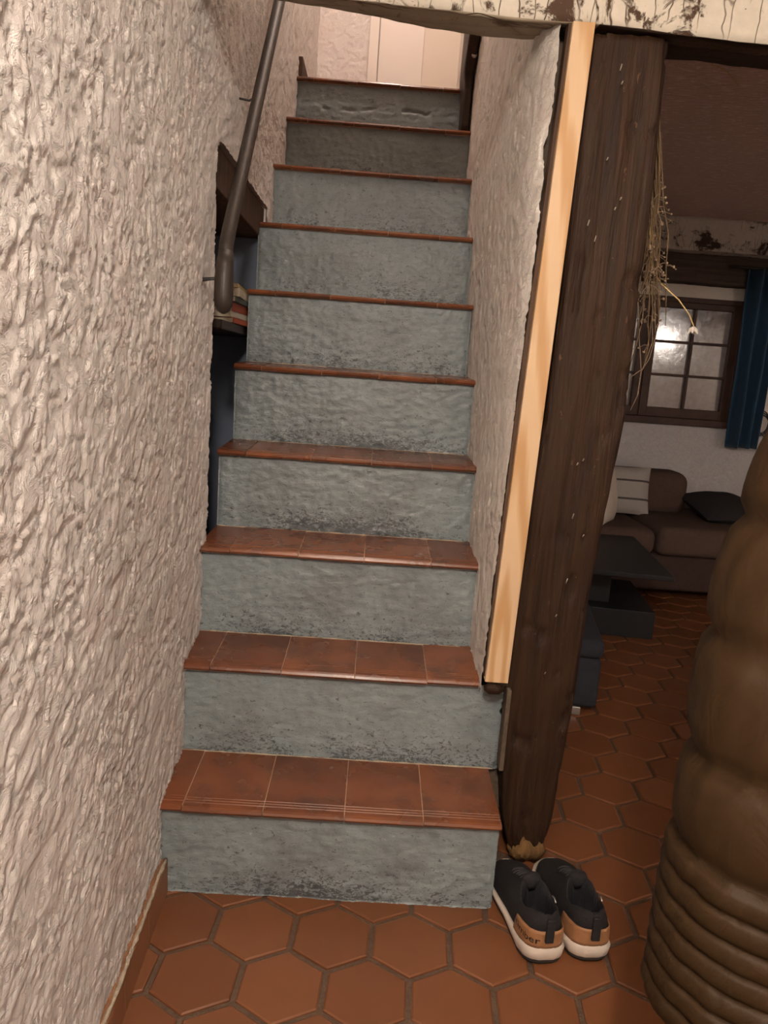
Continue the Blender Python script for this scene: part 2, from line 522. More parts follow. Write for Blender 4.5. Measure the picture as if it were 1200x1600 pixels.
fw = cam.matrix_world.inverted()
tiles = []
for m in range(-30, 26):
    for i in range(-22, 50):
        lx, ly = (.5 + .5 * (m % 2) + i) * HWID, (-.5 - 1.5 * m) * HS
        cx = HO[0] + lx * math.cos(HR) - ly * math.sin(HR); cy = HO[1] + lx * math.sin(HR) + ly * math.cos(HR)
        if not (-.05 < cx < 5.25 and -3.2 < cy < FARY + .05): continue
        if cx < .80 and cy > .1: continue
        R = HS - .0066
        poly = [(R * math.cos(HR + math.pi / 2 + k * math.pi / 3) + cx, R * math.sin(HR + math.pi / 2 + k * math.pi / 3) + cy) for k in range(6)]
        poly = clip(poly, -1, 0, -.022); poly = clip(poly, 0, 1, FARY - .01); poly = clip(poly, 1, 0, 5.19)
        if cx < .80: poly = clip(poly, 0, 1, .012)
        elif cy > .05: poly = clip(poly, -1, 0, -.802)
        if len(poly) < 3: continue
        ar = abs(sum(poly[k][0] * poly[(k + 1) % len(poly)][1] - poly[(k + 1) % len(poly)][0] * poly[k][1] for k in range(len(poly)))) / 2
        if ar < 4e-4: continue
        c = fw @ Vector((cx, cy, 0))
        vis = c.z < 0 and abs(c.x / -c.z) < .58 and abs(c.y / -c.z) < .75
        tiles.append((0 if vis else 1, -c.z, cx, cy, poly))
tiles.sort(key=lambda t: (t[0], t[1]))


def hexmesh(cx, cy, poly, dz):
    n = len(poly); V = []; b = .0035
    for px, py in poly: V.append((px - cx, py - cy, -.012))
    for px, py in poly: V.append((px - cx, py - cy, dz - .0022))
    for px, py in poly:
        dx, dy = px - cx, py - cy; r = math.hypot(dx, dy) or 1; V.append((dx * (1 - b / r), dy * (1 - b / r), dz))
    F = [tuple(2 * n + k for k in range(n))]
    for lv in (0, 1):
        for k in range(n): F.append((lv * n + k, lv * n + (k + 1) % n, (lv + 1) * n + (k + 1) % n, (lv + 1) * n + k))
    return V, F


rest = MB()
for idx, (_, _, cx, cy, poly) in enumerate(tiles):
    dz = random.uniform(-.0012, .0008); V, F = hexmesh(cx, cy, poly, dz)
    if idx < 296:
        o = mesh('hexagon_tile', V, F, M_HEX, floor); o.location = (cx, cy, 0)
    else:
        rest.add([(x + cx, y + cy, z) for x, y, z in V], F)
if rest.V: tag(rest.build('hexagon_tiles_rest', M_HEX, floor), kind='stuff')

# ---- left wall with the niche opening
OY0, OY1, OZ = 0.455, 1.30, 1.690


def wl_x(Y, Z):
    return 0.018 - 0.040 * np.clip(Y, -1.2, .55) + 0.006 * ss(1.3, 1.9, Y) + 0.014 * ss(1.25, 1.9, Y)


ys = np.unique(np.concatenate([np.arange(-3.2, -.85, .04), np.arange(-.85, OY0, .0042), np.linspace(OY0, OY1, 110), np.arange(OY1, 2.62, .008)]).round(5))
zs = np.unique(np.concatenate([np.arange(0, 2.05, .0045), np.arange(2.05, 2.9, .009), np.arange(2.9, 4.61, .06)]).round(5))


def wl(Y, Z):
    h = stucco(Y, Z)
    wob = .006 * pn(Z * 5, Y * 0 + 2.2) * np.exp(-((Y - OY0) / .1) ** 2)
    return np.stack([wl_x(Y, Z) + h - .004, Y + wob, Z], -1)


cy_ = (ys[:-1] + ys[1:]) / 2; cz_ = (zs[:-1] + zs[1:]) / 2
YY, ZZ = np.meshgrid(cy_, cz_, indexing='ij')
rr = .07
inside = (YY > OY0) & (YY < OY1) & (ZZ < OZ)
corner = (YY < OY0 + rr) & (ZZ > OZ - rr) & (np.hypot(YY - OY0 - rr, ZZ - OZ + rr) > rr)
mask = ~(inside & ~corner)
wall_left = slab('wall_left', ys, zs, wl, M_WALL, mask=mask)
tag(wall_left, kind='structure')
sub = MB()
sub.box((-.34, -3.3, -.05), (-.012, OY0 - .004, 4.6)); sub.box((-.34, OY1 + .004, -.05), (-.012, 2.75, 4.6))
sub.box((-.34, OY0 - .004, OZ + .012), (-.012, OY1 + .004, 4.6))
sub.build('wall_core', M_WALL, wall_left)
# niche behind the opening
niche = box('wall_niche', (-.32, OY0 - .02, -.05), (-.30, OY1 + .02, OZ + .02), M_BLUEP); tag(niche, kind='structure')
box('niche_side', (-.30, OY1 - .012, -.05), (-.016, OY1 + .003, 1.585), M_BLUEP, niche)
box('niche_side', (-.30, OY0 - .003, -.05), (-.016, OY0 + .004, 1.60), M_BLUEP, niche)
tr = box('niche_shade_1', (-.30, OY0 + .004, 1.585), (-.018, OY1 + .002, OZ - .002), M_LATH, bevel=.004); tag(tr, kind='structure')  # added board, its brown stands for shade on the niche's plastered top

# ---- right stair wall (plaster) with a ragged front edge
WX0, WX1, WY0 = 0.706, 0.800, 0.158
ys2 = np.unique(np.concatenate([np.arange(WY0, 1.9, .0065), np.arange(1.9, 2.62, .02)]).round(5))
zs2 = np.unique(np.concatenate([np.arange(.20, 2.6, .0065), np.arange(2.6, 4.61, .05)]).round(5))


def ws(Y, Z):
    h = stucco(Y * 1.1 + 7, Z * .8 + 3, .85)
    t = np.exp(-(Y - WY0) / .03)
    rag = .010 * np.abs(fbm(Z * 9, Z * 0 + .7, 4)) + .05 * np.exp(-((Z - 1.64) / .045) ** 2) + .03 * np.exp(-((Z - 1.53) / .02) ** 2)
    pin = .7365 - .0265 + .043 * (Z - .481) / 1.383              # left edge of the pine board
    gap = np.interp(Z, [.48, 1.0, 1.35, 1.6, 1.87], [.004, .010, .012, .012, .022])
    fl = np.maximum(0, pin - gap - WX0) * np.exp(-(Y - WY0) / .06)
    return np.stack([WX0 - h + .002 + fl, Y + rag * t, Z], -1)


YS, ZS = np.meshgrid((ys2[:-1] + ys2[1:]) / 2, (zs2[:-1] + zs2[1:]) / 2, indexing='ij')
wall_stair = slab('wall_stair', ys2, zs2, ws, M_WALL2, flip=True, mask=~((YS < .2225) & (ZS < .448 + .02 * fbm(YS * 30, ZS * 0 + 2, 3)))); tag(wall_stair, kind='structure')
wc = MB(); wc.box((WX0 + .012, .235, .02), (WX1, FARY - .0, 4.6)); wc.build('wall_core', M_DIRT, wall_stair)
wf = MB(); wf.add([(.724, .172, .46), (.770, .172, .46), (.770, .240, .46), (.724, .240, .46), (.762, .172, 1.88), (.80, .172, 1.88), (.80, .24, 1.88), (.762, .24, 1.88)],
                   [(3, 2, 1, 0), (4, 5, 6, 7), (0, 1, 5, 4), (1, 2, 6, 5), (2, 3, 7, 6), (3, 0, 4, 7)]); wf.build('wall_end', M_DIRT, wall_stair)
box('living_side', (WX1, WY0 + .18, 0), (WX1 + .012, FARY, CEIL), M_WALL2, wall_stair)

# ---- far living-room wall with the window hole
W0, W1, WZ0, WZ1 = 1.50, 2.737, 0.960, 1.755
fw_ = MB()
fw_.box((.80, FARY, -.02), (W0, FARY + .22, CEIL + .1)); fw_.box((W1, FARY, -.02), (5.3, FARY + .22, CEIL + .1))
fw_.box((W0, FARY, -.02), (W1, FARY + .22, WZ0)); fw_.box((W0, FARY, WZ1), (W1, FARY + .22, CEIL + .1))
wall_win = fw_.build('wall_window', M_WALL2); tag(wall_win, kind='structure')
xs3 = np.arange(1.2, 3.9, .012); zs3 = np.arange(0, .955, .012)
slab('plaster_face', xs3, zs3, lambda X, Z: np.stack([X, FARY - .004 - stucco(X * .9 + 3, Z * .9 + 9, 1.1), Z], -1), m_plaster('window_wall_plaster', (.66, .645, .66), relief=.8), wall_win)
tag(box('wall_right', (5.20, -3.2, -.02), (5.32, FARY, CEIL + .1), M_WALL2), kind='structure')
tag(box('wall_back', (-.3, -3.32, -.02), (5.3, -3.2, CEIL + .1), M_WALL2), kind='structure')
tag(box('ceiling', (.80, .33, CEIL), (5.3, FARY + .1, CEIL + .1), M_CEIL), kind='structure')
tag(box('ceiling', (-.3, -3.3, CEILF), (5.3, .33, CEILF + .1), M_CEILF), kind='structure')
tag(box('wall_over_beam', (-.1, .20, CEILF), (.80, .30, 4.6), M_WALL2), kind='structure')
tag(box('ceiling', (-.3, .1, 4.55), (.9, 2.8, 4.65), M_HALL), kind='structure')
# hall at the top of the stairs
fl = box('floor', (-.02, risy[9] + .02, LAND - .20), (.80, 2.62, LAND - .003), M_TREAD); tag(fl, kind='structure')
hx = np.arange(-.02, .278, .006); hz = np.arange(LAND - .02, 3.6, .006)
wh = slab('wall_hall', hx, hz, lambda X, Z: np.stack([X, 2.60 - stucco(X * .8 + 5, Z * 1.0 + 2, 1.0), Z], -1), M_HALL); tag(wh, kind='structure')
box('wall_core', (-.1, 2.606, LAND - .2), (.9, 2.72, 4.6), M_HALL, wh)
box('smooth_band', (-.02, 2.585, LAND - .01), (.012, 2.606, 3.6), M_DOOR, wh, bevel=.003)
door = empty('door_1', (0, 0, 0)); tag(door, kind='structure')
box('frame', (.262, 2.578, LAND), (.309, 2.606, 4.40), M_DOOR, door, bevel=.003)
box('leaf', (.3135, 2.588, LAND + .004), (.80, 2.606, 4.35), M_DOORP, door, bevel=.002)
box('stile', (.3135, 2.580, LAND + .004), (.53, 2.5885, 4.35), M_DOOR, door, bevel=.002)

# ---- skirting at the foot of the left wall
bbd = empty('baseboard_left'); tag(bbd, kind='structure')
y = .006
for k in range(9):
    L = .165; y0, y1 = y - L + .004, y
    x = lambda yy: float(wl_x(np.array(yy), 0)) + .002
    V = [(x(y0) - .01, y0, 0), (x(y0) + .011, y0, 0), (x(y1) + .011, y1, 0), (x(y1) - .01, y1, 0),
         (x(y0) - .01, y0, .078), (x(y0) + .009, y0, .076), (x(y1) + .009, y1, .076), (x(y1) - .01, y1, .078)]
    mesh('skirting_tile', V, [(3, 2, 1, 0), (4, 5, 6, 7), (0, 1, 5, 4), (1, 2, 6, 5), (2, 3, 7, 6), (3, 0, 4, 7)], M_BASEB, bbd)
    y -= L
pts = [(float(wl_x(np.array(yy), 0)) + .006 + .003 * random.random(), yy, .079 + .004 * random.random()) for yy in np.arange(.0, -1.45, -.012)]
tube('mortar_bead', pts, [.0030 + .0025 * random.random() for _ in pts], M_MORTAR, bbd, n=6)
bl2 = box('baseboard_landing', (.012, 1.84, LAND), (.030, 2.58, LAND + .082), M_LATH, bevel=.003); tag(bl2, kind='structure')

# ================================================================ STAIRCASE
st = empty('staircase', (.36, 0, 0))
tag(st, 'steep straight staircase with blue-grey risers and glazed terracotta treads', 'staircase')


def par(o, p):
    o.parent = p; o.matrix_parent_inverse = Matrix.Translation(-p.location); return o


for k in range(10):
    z0 = 0 if k == 0 else topz[k - 1] + TILT - .004
    z1 = topz[k] - .0145
    xl, xr = XL[k] - (.004 if 3 <= k <= 5 else .012), XR[k] + (.0 if k == 0 else .004)
    if k == 0: xl = .006
    if k == 1: xr = .780
    yk = risy[k]
    zb = lambda Z: Z
    a = np.linspace(xl, xr, int((xr - xl) / .0055)); b = np.linspace(z0, z1, int((z1 - z0) / .0055))
    def fr(X, Z, k=k, yk=yk, xr=xr, xl=xl):
        h = .0028 * fbm(X * 22 + k * 7.7, Z * 44 + k * 3, 4, 2.1, .55) + .004 * fbm(X * 4 + k, Z * 5, 2)
        h += .0020 * ss(.12, .3, fbm(X * 40 + k * 2, Z * 85 + k, 3))
        edge = np.minimum(X - xl, xr - X)
        h -= .006 * np.exp(-edge / .006)
        if k == 9:                                         # crack in the top riser
            cz = topz[9] - .10 + .03 * (X - .35) + .01 * fbm(X * 14, X * 0, 3)
            h -= .010 * np.exp(-((Z - cz) / .004) ** 2) * (X > .12) * (X < .62) * ss(-.2, .1, fbm(X * 9, X * 0 + 3, 2))
        rx = X.copy()
        if k == 1: rx = X - (X > .72) * ((X - .72) / .042) * .014 * np.abs(fbm(Z * 22, Z * 0 + 1.3, 3))
        return np.stack([rx, yk - h, Z], -1)
    o = slab('riser', a, b, fr, M_RISER, back=lambda X, Z, yk=yk: np.stack([X, X * 0 + yk + .05, Z], -1))
    par(o, st)
    # thin mortar line where riser meets the tread below
    if k > 0:
        pts = [(x, yk - .003, topz[k - 1] + TILT - .002 + .002 * random.random()) for x in np.arange(xl + .004, xr - .004, .02)]
        par(tube('mortar_line', pts, [.0014 + .0016 * random.random() for _ in pts], M_MORTAR, None, n=5), st)

FR = [[.055, .292, .532, .766], [.087, .328, .577, .824], [.102, .348, .587, .831], [.107, .357, .594, .831],
      [.11, .36, .60, .84], [.12, .365, .61, .845], [.10, .35, .60, .845], [.08, .33, .58, .83], [.11, .36, .61, .86], [.09, .34, .59, .84]]
for k in range(10):
    tr_ = empty('tread', (0, 0, 0)); par(tr_, st)
    y0 = nosy[k]; y1 = risy[k + 1] + .004 if k < 9 else risy[9] + .16
    zt = topz[k]; xl, xr = XL[k] - (.004 if 3 <= k <= 6 else .012), XR[k] + (0 if k == 0 else .006)
    if k == 0: xl = .006
    xs = [xl] + [XL[k] + f * (XR[k] - XL[k]) for f in FR[k]] + [xr]
    sl = TILT / (y1 - y0)
    prof = [(0.006, -.015), (.001, -.0125), (-.0015, -.0075), (.001, -.0025), (.006, -.0002), (.014, .0004)]
    for gk in range(3):
        g0 = .018 + gk * .009
        prof += [(g0, .0003), (g0 + .0018, -.0014), (g0 + .0036, .0003)]
    prof += [(.05, .0), (y1 - y0, .0), (y1 - y0, -.015)]
    m_ = len(prof)
    for i in range(5):
        xa, xb = xs[i] + .0010, xs[i + 1] - .0010
        if xb - xa < .008: continue
        dz = random.uniform(-.0009, .0009); dy = random.uniform(-.002, .002)
        P = [(p[0] + dy * (1 if p[0] < .06 else 0), p[1] + sl * p[0] + dz) for p in prof]
        cx = (xa + xb) / 2
        V = [(xa - cx, p[0], p[1]) for p in P] + [(xb - cx, p[0], p[1]) for p in P]
        F = [(j, (j + 1) % m_, m_ + (j + 1) % m_, m_ + j) for j in range(m_)]
        F += [tuple(range(m_ - 1, -1, -1)), tuple(range(m_, 2 * m_))]
        o = mesh('tread_tile', V, F, M_TREAD); o.parent = tr_
        o.matrix_parent_inverse = Matrix.Identity(4)
        o.location = (cx + 0, y0, zt)
    tr_.location = (0, 0, 0)
    # bed of grout under the tiles
    gb = MB(); ga, gz = y0 + .010, zt - .0018 + sl * .01; gy = zt - .0018 + TILT
    gb.add([(xl + .001, ga, zt - .0148), (xr - .001, ga, zt - .0148), (xr - .001, y1, zt - .0148), (xl + .001, y1, zt - .0148),
            (xl + .001, ga, gz), (xr - .001, ga, gz), (xr - .001, y1, gy), (xl + .001, y1, gy)],
           [(3, 2, 1, 0), (4, 5, 6, 7), (0, 1, 5, 4), (1, 2, 6, 5), (2, 3, 7, 6), (3, 0, 4, 7)])
    o = gb.build('grout_bed', M_GROUT2); o.parent = tr_
core = MB()
for k in range(10):
    core.box((.03 if k < 2 else .004, risy[k] + .04, -.02 if k < 2 else (k - 2) * H), (XR[k] - .002, (risy[k + 1] + .05) if k < 9 else 2.0, topz[k] - .024))
par(core.build('stair_core', M_MORTAR), st)
# rough plaster seam along right wall
pts = []
for k in range(1, 9):
    pts += [(WX0 - .003, nosy[k] + .01, topz[k] + .002), (WX0 - .003, risy[k + 1] - .004, topz[k] + TILT + .002)]

# ================================================================ HANDRAIL
hr = empty('handrail', (.052, .30, 1.27))
tag(hr, 'dark round wooden handrail sloping up the left wall of the stairs', 'handrail')
q = [(.054, .294, 1.375), (.053, .318, 1.424)] + [(.052, .298 + t, 1.400 + t * 1.179) for t in np.linspace(.05, 1.65, 12)]
par(tube('rail', q, [.0165] * len(q), M_RAIL, None, n=16), hr)
q = [(.055, .306, 1.402), (.055, .296, 1.376), (.055, .292, 1.345), (.055, .2915, 1.305), (.055, .293, 1.284), (.055, .295, 1.272), (.055, .296, 1.266)]
par(tube('scroll_end', q, [.0175, .0195, .0215, .022, .020, .014, .004], M_RAIL, None, n=16), hr)
for yb in (.70, 1.42):
    zb_ = 1.400 + (yb - .298) * 1.179 - .008
    par(tube('bracket', [(.0, yb - .012, zb_ - .02), (.026, yb - .008, zb_ - .022), (.048, yb, zb_ - .006)], .003, M_IRON, None, n=8), hr)
par(tube('wall_pin', [(.0, .300, 1.338), (.025, .300, 1.342), (.05, .300, 1.345)], [.005, .004, .004], M_IRON, None, n=8), hr)

# ================================================================ POST, PINE, LATH, BEAM


def rough_timber(name, prof, zs, mats, label, cat, amp=.006, seed=0, per=14):
    """prof(z)->(x0,x1,y0,y1); timber standing along z"""
    V = []; F = []
    nz = len(zs); ring = []
    for side in range(4):
        for j in range(per): ring.append((side, j / per))
    m = len(ring)
    for z in zs:
        x0, x1, y0, y1 = prof(z)
        for s, t in ring:
            c = .10
            p = [(x0 + (x1 - x0) * t, y0), (x1, y0 + (y1 - y0) * t), (x1 - (x1 - x0) * t, y1), (x0, y1 - (y1 - y0) * t)][s]
            # round the corners a little
            e = min(t, 1 - t); r = .008 * math.exp(-e / .05)
            cx, cy = (x0 + x1) / 2, (y0 + y1) / 2
            dx, dy = cx - p[0], cy - p[1]; L = math.hypot(dx, dy)
            V.append([p[0] + dx / L * r, p[1] + dy / L * r, z])
    V = np.array(V); ang = np.tile(np.arange(m) / m * 9.0, nz); Z = V[:, 2]
    d = amp * (fbm(ang * 2.2 + seed, Z * 3.0, 4, 2.1, .55) + .5 * fbm(ang * 6 + seed, Z * 2.2 + 5, 3))
    d -= amp * 1.3 * ss(.28, .5, fbm(ang * 1.6 + seed + 9, Z * 14, 3))
    cen = np.array([[(lambda q: ((q[0] + q[1]) / 2, (q[2] + q[3]) / 2, 0))(prof(z))] * m for z in zs]).reshape(-1, 3)
    out = V - cen; out[:, 2] = 0; out /= np.linalg.norm(out, axis=1, keepdims=True)
    V += out * d[:, None]
    for i in range(nz - 1):
        for k in range(m): F.append((i * m + k, i * m + (k + 1) % m, (i + 1) * m + (k + 1) % m, (i + 1) * m + k))
    F.append(tuple(range(m - 1, -1, -1))); F.append(tuple((nz - 1) * m + k for k in range(m)))
    base = Vector((float(V[:, 0].mean()), float(V[:, 1].mean()), float(zs[0])))
    o = mesh(name, V - np.array(base), F, mats, None, True); o.location = base
    return o


pz = [0, .06, .12, .25, .42, .73, 1.11, 1.40, 1.64, 1.86]
pxl = [.832, .808, .790, .775, .770, .774, .792, .798, .798, .803]
pxr = [.902, .906, .916, .922, .929, .943, .966, .966, .966, .957]
pr = lambda z: (float(np.interp(z, pz, pxl)), float(np.interp(z, pz, pxr)), .172 + .012 * float(np.interp(z, [0, .1, .3], [1, .5, 0])), .335)
post = empty('timber_post', (.88, .25, 0))
tag(post, 'thick dark-brown rough-hewn timber post beside the pine board', 'post')
ptm = rough_timber('shaft', pr, np.arange(0.0, 1.871, .012), M_POST, None, None, .0075, 3, 22); par(ptm, post)
for i, (x, z) in enumerate([(.862, 1.79), (.868, 1.765), (.856, 1.62), (.850, 1.46), (.884, 1.525), (.893, 1.545), (.832, 1.49), (.868, .99), (.88, 1.0), (.872, .87), (.9, .83), (.86, .64), (.875, .72), (.85, .5)]):
    d = .006 if i % 3 else .012
    par(tube('nail', [(x, .162, z), (x + .002, .160, z + d)], .0012, M_NAIL, None, n=6), post)
# crumbled foot of the post
bmv = bmesh.new(); bmesh.ops.create_icosphere(bmv, subdivisions=3, radius=1)
for v in bmv.verts:
    n_ = 1 + .35 * float(fbm(v.co.x * 2.2 + 5, v.co.y * 2.2 + v.co.z * 3, 3))
    v.co = Vector((.862 + v.co.x * .046 * n_, .198 + v.co.y * .03 * n_, .030 + v.co.z * .034 * n_))
par(bm_obj('crumbled_foot', bmv, m_wood('rotten_wood', (.07, .035, .012), (.24, .13, .045), .9, bumps=1.0), None, True), post)

pine = mesh('pine_board', [(-.0265, 0, 0), (.0265, 0, 0), (.0265, .030, 0), (-.0265, .030, 0),
                           (.0165, 0, 1.383), (.0605, 0, 1.383), (.0605, .030, 1.383), (.0165, .030, 1.383)],
            [(3, 2, 1, 0), (4, 5, 6, 7), (0, 1, 5, 4), (1, 2, 6, 5), (2, 3, 7, 6), (3, 0, 4, 7)], M_PINE)
pine.location = (.7365, .138, .481)
tag(pine, 'pale new pine board fixed upright between stair wall and dark post', 'board')
bv = pine.modifiers.new('b', 'BEVEL'); bv.width = .0015; bv.segments = 2
lath = empty('old_lath', (.72, .16, .49)); tag(lath, 'thin dark-brown strip behind the left edge of the pine board', 'lath')
lm_ = MB()
zz = np.linspace(.49, 1.865, 30)
for a, b in zip(zz[:-1], zz[1:]):
    f = lambda z: .7365 - .0265 + .043 * (z - .481) / 1.383
    w_ = lambda z: .009 - .006 * float(ss(.55, .50, np.array(z)))
    x0a, x0b = f(a) - float(np.interp(a, [.49, .8, 1.2, 1.86], [.002, .006, .010, .006])), f(b) - float(np.interp(b, [.49, .8, 1.2, 1.86], [.002, .006, .010, .006]))
    lm_.add([(x0a, .150, a), (f(a) + .02, .150, a), (f(a) + .02, .178, a), (x0a, .178, a), (x0b, .150, b), (f(b) + .02, .150, b), (f(b) + .02, .178, b), (x0b, .178, b)],
            [(0, 1, 5, 4), (1, 2, 6, 5), (2, 3, 7, 6), (3, 0, 4, 7)])
par(lm_.build('strip', M_LATH), lath)
par(tube('rounded_end', [(.712, .150, .462), (.722, .146, .463), (.744, .146, .462), (.757, .150, .463)], [.006, .013, .012, .006], M_POST, None, n=10), lath)
par(box('side_slat', (.768, .16, .25), (.779, .20, .455), M_DIRT, None, bevel=.003), lath)
# ---- the near beam
def rough_beam(name, x0, x1, y0, y1, zb, zt, mats, amp, seed, nx=150, pern=12, chooser=None, rise=0.0):
    V = []; ring = []
    for s in range(4):
        for j in range(pern): ring.append((s, j / pern))
    m = len(ring); xs = np.linspace(x0, x1, nx)
    for x in xs:
        b = zb(x); ri = rise(x) if callable(rise) else rise
        for s, t in ring:   # front (going down), bottom (going back), back (up), top
            p = [(y0, zt + (b - zt) * t), (y0 + (y1 - y0) * t, b + ri * t), (y1, b + ri + (zt - b - ri) * t), (y1 + (y0 - y1) * t, zt)][s]
            V.append((x, p[0], p[1]))
    V = np.array(V); ang = np.tile(np.arange(m) / m * 8, nx)
    d = amp * (fbm(V[:, 0] * 3 + seed, ang * 2.5, 4, 2.1, .55) + .8 * fbm(V[:, 0] * 1.5, ang * 5 + seed, 3))
    d -= amp * .9 * ss(.25, .45, fbm(V[:, 0] * 1.2 + 4, ang * 7 + seed, 3))
    c = np.array([0, (y0 + y1) / 2, 0]); cz = np.repeat([(zb(x) + zt) / 2 for x in xs], m)
    out = np.stack([0 * d, V[:, 1] - c[1], V[:, 2] - cz], 1); out /= np.linalg.norm(out, axis=1, keepdims=True)
    V += out * d[:, None]
    F = []; mi = []
    for i in range(nx - 1):
        for k in range(m):
            F.append((i * m + k, (i + 1) * m + k, (i + 1) * m + (k + 1) % m, i * m + (k + 1) % m))
            mi.append(chooser(ring[k], xs[i]) if chooser else 0)
    F += [tuple(range(m)), tuple((nx - 1) * m + k for k in range(m - 1, -1, -1))]; mi += [0, 0]
    base = np.array([(x0 + x1) / 2, (y0 + y1) / 2, zb((x0 + x1) / 2)])
    o = mesh(name, V - base, F, mats[0], None, True); o.location = base
    for mm in mats[1:]: o.data.materials.append(mm)
    o.data.polygons.foreach_set('material_index', np.array(mi, dtype=np.int32))
    return o


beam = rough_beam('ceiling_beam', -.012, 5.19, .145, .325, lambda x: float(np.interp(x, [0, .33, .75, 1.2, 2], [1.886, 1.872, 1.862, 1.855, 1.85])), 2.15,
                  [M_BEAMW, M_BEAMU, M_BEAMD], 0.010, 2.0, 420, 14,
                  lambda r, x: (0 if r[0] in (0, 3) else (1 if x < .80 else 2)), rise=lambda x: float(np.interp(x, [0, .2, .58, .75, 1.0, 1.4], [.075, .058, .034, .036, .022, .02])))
tag(beam, 'thick old ceiling beam with flaking whitewash above the foot of the stairs', 'beam')
fb = rough_beam('ceiling_beam', .815, 5.19, 3.30, FARY, lambda x: 2.012, CEIL, [M_FARB, M_FARB], .008, 9.0, 220, 10)
tag(fb, 'far whitewashed ceiling beam with dark cracks above the window', 'beam')
lt = rough_beam('window_lintel', 1.30, 3.10, 3.42, FARY + .02, lambda x: 1.835, 2.02, [M_LINT], .008, 5.0, 90, 10)
tag(lt, 'dark wooden lintel over the window under the far beam', 'lintel')

# ================================================================ WINDOW
win = empty('window_1', (2.118, FARY, WZ0)); tag(win, kind='structure')
wy0, wy1 = FARY - .02, FARY + .05
def wpart(n, lo, hi, mat=M_WIN, bev=.004, parent=None):
    o = box(n, lo, hi, mat, None, bevel=bev); par(o, win); return o
wpart('frame_head', (W0, wy0, 1.722), (W1, wy1, WZ1)); wpart('frame_sill', (W0 - .02, wy0 - .03, WZ0 - .01), (W1 + .02, wy1, WZ0 + .035))
wpart('frame_jamb', (W0, wy0, WZ0), (W0 + .035, wy1, WZ1)); wpart('frame_jamb', (W1 - .035, wy0, WZ0), (W1, wy1, WZ1))
for side, (a, b) in enumerate([(W0 + .036, 2.116), (2.120, W1 - .036)]):
    cs = empty('casement', (0, 0, 0)); par(cs, win)
    def cp(n, lo, hi, mat=M_WIN, bev=.003):
        o = box(n, lo, hi, mat, None, bevel=bev); o.parent = cs; o.matrix_parent_inverse = Matrix.Translation(-Vector(win.location)) if False else Matrix.Identity(4); return o
    ya, yb = wy0 - .008, wy1 - .02
    sw = .052
    cp('stile', (a, ya, WZ0 + .036), (a + sw, yb, 1.721)); cp('stile', (b - sw, ya, WZ0 + .036), (b, yb, 1.721))
    cp('rail', (a + sw, ya, WZ0 + .036), (b - sw, yb, 1.056)); cp('rail', (a + sw, ya, 1.685), (b - sw, yb, 1.721))
    gx0, gx1, gz0, gz1 = a + sw, b - sw, 1.056, 1.685
    mw = .016
    cxm = (gx0 + gx1) / 2
    cp('muntin', (cxm - mw / 2, ya + .008, gz0), (cxm + mw / 2, yb, gz1), bev=.002)
    for r in (1, 2):
        zc = gz0 + (gz1 - gz0) * r / 3
        for (c0, c1) in ((gx0, cxm - mw / 2), (cxm + mw / 2, gx1)):
            cp('muntin', (c0, ya + .009, zc - mw / 2), (c1, yb, zc + mw / 2), bev=.002)
    for ci, (c0, c1) in enumerate(((gx0, cxm - mw / 2), (cxm + mw / 2, gx1))):
        for r in range(3):
            z0 = gz0 + (gz1 - gz0) * r / 3 + (mw / 2 if r else 0); z1 = gz0 + (gz1 - gz0) * (r + 1) / 3 - (mw / 2 if r < 2 else 0)
            o = box('pane', (-(c1 - c0) / 2 - .002, -.002, -(z1 - z0) / 2 - .002), ((c1 - c0) / 2 + .002, .002, (z1 - z0) / 2 + .002), M_GLASS)
            o.parent = cs; o.location = ((c0 + c1) / 2, (ya + yb) / 2 + .008, (z0 + z1) / 2)
            o.rotation_euler = (0, 0, 0)

# ================================================================ LIVING ROOM FURNITURE


def cushion(name, sx, sy, sz, mat, loc, rot, label=None, pinch=.6, parent=None, n=18, seed=0):
    V = []; F = []
    for s in (0, 1):
        for i in range(n + 1):
            for j in range(n + 1):
                u, v = 2 * i / n - 1, 2 * j / n - 1
                h = (max(0, 1 - abs(u) ** 2.6) * max(0, 1 - abs(v) ** 2.6)) ** pinch
                h *= 1 + .12 * float(pn(u * 2.2 + seed, v * 2.2))
                k = 1 - .05 * (1 - abs(v)) * abs(u) - .0
                V.append((u * sx / 2 * (1 - .06 * (1 - v * v)), (1 if s else -1) * h * sy / 2, v * sz / 2 * (1 - .06 * (1 - u * u))))
    m = (n + 1) ** 2
    for s in (0, 1):
        for i in range(n):
            for j in range(n):
                a = s * m + i * (n + 1) + j; f = (a, a + n + 1, a + n + 2, a + 1); F.append(f if s == 0 else f[::-1])
    o = mesh(name, V, F, mat, parent, True); o.location = loc; o.rotation_euler = rot
    return o


sofa = empty('sofa', (1.9, 3.0, 0))
tag(sofa, 'low brown fabric sofa standing under the window', 'sofa')
so = lambda n, lo, hi, m=M_SOFA, b=.04: par(box(n, lo, hi, m, None, bevel=b, seg=4, smooth=True), sofa)
so('base', (.95, 2.64, .05), (3.1, 3.44, .26), M_SOFAD, .03)
so('seat_cushion', (.96, 2.60, .255), (2.02, 3.30, .405), M_SOFA, .05)
so('seat_cushion', (2.03, 2.60, .255), (3.08, 3.40, .425), M_SOFA, .05)
par(box('back_cushion', (.96, 3.12, .40), (2.385, 3.40, .672), M_SOFA, None, bevel=.075, seg=5, smooth=True), sofa)
so('arm', (2.86, 2.62, .26), (3.12, 3.42, .53), M_SOFA, .05)
for x in (1.0, 3.0):
    for y_ in (2.70, 3.38): so('foot', (x, y_, 0), (x + .05, y_ + .05, .052), M_IRON, .004)
